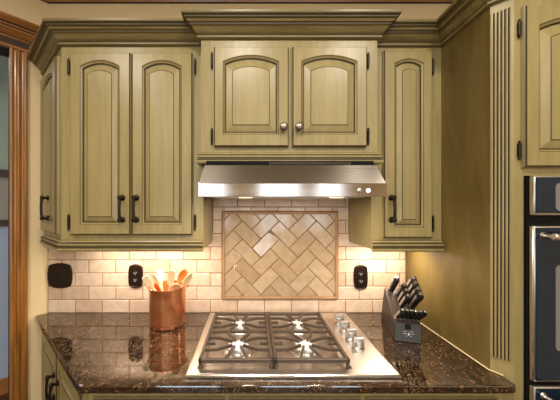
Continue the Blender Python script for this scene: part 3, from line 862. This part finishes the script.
# ------------------------------------------------------------------ knife block and knives
KB = Vector((wx(394.3, 1.262), -(DB-1.262), .9145)); KR = -math.radians(14)
MB = Matrix.Translation(KB) @ Matrix.Rotation(KR, 4, 'Z')
t = thing('knife_block', 'slanted dark wood knife block with a charcoal front, right of the cooktop', 'knife block', KB, KR)
BW = .114
prof = [(0, 0), (0, .088), (.170, .195), (.195, .195), (.275, .012), (.275, 0)]
bm = bmesh.new()
va = [bm.verts.new((0, y, z)) for y, z in prof]; vb = [bm.verts.new((BW, y, z)) for y, z in prof]
bm.faces.new(va); bm.faces.new(vb)
for i in range(6):
    bm.faces.new((va[i], va[(i+1) % 6], vb[(i+1) % 6], vb[i]))
bmesh.ops.bevel(bm, geom=list(bm.edges), offset=.0025, segments=2, affect='EDGES')
link('body', bm, BLOCKM, t, smooth=20)
bm = bmesh.new(); box(bm, (.002, -.0035, .002), (BW-.002, .0005, .088), .001)
link('front_panel', bm, BLOCKF, t)['label'] = 'charcoal grey front panel'
bm = bmesh.new(); box(bm, (BW*.39, -.005, .062), (BW*.61, -.003, .086), .0008); link('badge', bm, BLACK, t)['label'] = 'small black square badge'
bm = bmesh.new()
prism(bm, [(BW*.50, .034), (BW*.50+.005, .034), (BW*.50+.0065, .040), (BW*.50+.003, .048), (BW*.50+.001, .044)], .0034, .0048, matrix=Matrix.Rotation(PI/2, 4, 'X'))
for z, wd in ((.030, .010), (.041, .020), (.052, .018)): box(bm, (BW/2-wd, -.0042, z), (BW/2-.004, -.0034, z+.0012)); box(bm, (BW/2+.009, -.0042, z), (BW/2+wd+.006, -.0034, z+.0012))
link('marking', bm, GREYMARK, t)['label'] = 'small pale figure mark between fine lines'
sd = Vector((0, .170, .107)); sl = sd.length; sd.normalize(); sn = Vector((0, -sd.z, sd.y))
def knife(label, u, s, L, w, th, tilt=0, kind='knife'):
    o_l = Vector((u, 0, .088))+sd*(s*sl)+sn*.0025
    org = MB @ o_l
    tt = thing('kitchen_knife' if kind == 'knife' else 'sharpening_steel', label, kind, org, KR, 'knives in the knife block' if kind == 'knife' else None)
    ax = (sn+sd*tilt+Vector((.20, 0, 0))).normalized(); fx = (Vector((1, 0, 0))-ax*ax.x).normalized(); fy = ax.cross(fx)
    M = Matrix((fx, fy, ax)).transposed().to_4x4()
    bm = bmesh.new(); box(bm, (-th*.42, -w*.40, -.001), (th*.42, w*.40, .014), .0015); bmesh.ops.transform(bm, matrix=M, verts=bm.verts); link('bolster', bm, CHROME, tt)['label'] = 'steel bolster'
    bm = bmesh.new()
    rings = []
    N = 14
    for k in range(9):
        v = k/8; zz = .0142+(L-.014)*v; bend = -.012*v*v*(L/.11)
        ww = w*(.44+.10*math.sin(v*PI*1.0)+.10*max(0, v-.6)/.4); t2 = th*(.46+.06*math.sin(v*PI))
        if k == 8: ww *= .8; t2 *= .8
        rings.append([bm.verts.new((math.copysign(abs(math.cos(q))**.7, math.cos(q))*t2, bend+math.copysign(abs(math.sin(q))**.7, math.sin(q))*ww, zz)) for q in [2*PI*i/N for i in range(N)]])
    for a_, b_ in zip(rings, rings[1:]):
        for i in range(N): bm.faces.new((a_[i], a_[(i+1) % N], b_[(i+1) % N], b_[i]))
    bm.faces.new(rings[0]); bm.faces.new(rings[-1])
    bmesh.ops.transform(bm, matrix=M, verts=bm.verts); link('handle', bm, BLACK, tt, smooth=50)['label'] = 'black curved handle'
    bm = bmesh.new(); bend = -.012*(L/.11)
    box(bm, (-th*.40, bend-w*.05, L+.0003), (th*.40, bend+w*.46, L+.005), .002, 0, 2); bmesh.ops.transform(bm, matrix=M, verts=bm.verts); link('end_cap', bm, CHROME, tt, smooth=40)['label'] = 'steel end cap'
    bm = bmesh.new(); box(bm, (-th*.58, -w*.24-.003, .024), (-th*.50, w*.24-.003, L*.80), .0004); bmesh.ops.transform(bm, matrix=M, verts=bm.verts); link('side_inlay', bm, GREYSIDE, tt)['label'] = 'grey metal side inlay'
for k in range(6):
    pos = ['leftmost steak knife in the front row of the knife block', 'second steak knife from left in the front row of the knife block', 'third steak knife from left in the front row of the knife block', 'fourth steak knife from left in the front row of the knife block', 'fifth steak knife from left, next to the last in the front row', 'rightmost steak knife in the front row of the knife block'][k]
    knife(pos, .0115+k*.0182, .12, .082, .026, .0165, -.12)
rn = ['lowest', 'third highest', 'second highest', 'topmost']
for k, s in enumerate((.40, .56, .74, .90)): knife('black-handled knife, %s of the four handles in the right column of the block' % rn[k], .084, s, .132, .034, .021, -.04)
rn = ['lowest', 'middle', 'topmost']
for k, s in enumerate((.42, .58, .76)): knife('black-handled knife, %s of the three handles in the left column of the block' % rn[k], .042, s, .108, .030, .019, -.04)
knife('black sharpening steel handle standing upright at the back left of the knife block', .017, .88, .105, .028, .026, .12, 'sharpening steel')

# ------------------------------------------------------------------ lights
def area(name, loc, rot, sx, sy, power, col, spread=None):
    l = bpy.data.lights.new(name, 'AREA'); l.shape = 'RECTANGLE'; l.size = sx; l.size_y = sy; l.energy = power; l.color = col[:3]
    if spread: l.spread = spread
    o = bpy.data.objects.new(name, l); COL.objects.link(o); o.location = loc; o.rotation_euler = rot; return o
def strip(label, x0, x1, y, power, z=1.3458):
    t = thing('under_cabinet_light', label, 'light', ((x0+x1)/2, y, z))
    w = x1-x0
    bm = bmesh.new(); box(bm, (-w/2, -.02, -.010), (w/2, .02, 0)); link('housing', bm, CHROME, t)
    bm = bmesh.new(); box(bm, (-w/2+.01, -.015, -.0115), (w/2-.01, .015, -.0101)); link('diffuser', bm, emit('warm_diffuser', WARM, 6), t)
    area('under_light', ((x0+x1)/2, y, z-.014), (0, 0, 0), w, .03, power, (1, .84, .66))
strip('warm light strip under the double upper cabinet', -.90, -.28, -.13, 3.9)
strip('warm light strip under the narrow upper cabinet', .64, .88, -.14, 2.9)
for k, (x, y) in enumerate(((-1.1, -1.5), (-.08, -1.42), (.80, -1.42), (-1.2, -3.2), (0.3, -3.3), (1.6, -3.2))):  # unseen ceiling cans, added to light the room and streak the hood
    t = thing('added_ceiling_light', 'added round ceiling light, out of view', 'light', (x, y, CEIL), 0, 'added ceiling lights out of view')
    bm = bmesh.new(); lathe(bm, [(.09, -.0005), (.09, -.006), (.075, -.008), (.072, -.001)], 24, cap=False); link('trim_ring', bm, WHITE_CEIL, t)
    bm = bmesh.new(); lathe(bm, [(.071, -.004), (.071, -.001)], 24); link('lens', bm, CAN, t)
    l = bpy.data.lights.new('added_can', 'AREA'); l.shape = 'DISK'; l.size = .14; l.energy = 14 if y > -2 else 22; l.color = (1, .91, .78)
    o = bpy.data.objects.new('added_can', l); COL.objects.link(o); o.location = (x, y, CEIL-.012)
for x in HOODLIGHT: area('hood_lamp', (x, -.48, 1.587), (0, 0, 0), .06, .06, 3.0, (1, .86, .70))
for a_, b_, c_, d_ in W:
    area('daylight', ((a_+b_)/2, RY+.02, (c_+d_)/2), (PI/2, 0, 0), b_-a_, d_-c_, 11*(b_-a_), (.84, .92, 1))
hl = bpy.data.lights.new('hall', 'AREA'); hl.size = .5; hl.energy = 4; hl.color = (.85, .93, 1)
o = bpy.data.objects.new('hall', hl); COL.objects.link(o); hp_ = A0+Matrix.Rotation(AW, 3, 'Z') @ Vector((.6, -.55, 2.6)); o.location = hp_

w = bpy.data.worlds.new('World'); SC.world = w; w.use_nodes = True
bg = w.node_tree.nodes['Background']; bg.inputs['Color'].default_value = (.75, .87, 1, 1); bg.inputs['Strength'].default_value = 2.5

# ------------------------------------------------------------------ camera
cam = bpy.data.cameras.new('camera'); co = bpy.data.objects.new('camera', cam); COL.objects.link(co)
co.location = (0, -DB, CZ); co.rotation_euler = (PI/2, 0, 0)
cam.sensor_width = 36; cam.sensor_fit = 'HORIZONTAL'; cam.lens = F*36/560
cam.shift_x = (280-VX)/560; cam.shift_y = (VY-200)/560
cam.clip_start = .02
SC.camera = co
SC.view_settings.view_transform = 'Standard'; SC.view_settings.look = 'None'; SC.view_settings.gamma = 1; SC.view_settings.exposure = 0
SC.view_settings.use_curve_mapping = False
SC.cycles.max_bounces = 8; SC.cycles.use_denoising = True; SC.cycles.sample_clamp_indirect = 6
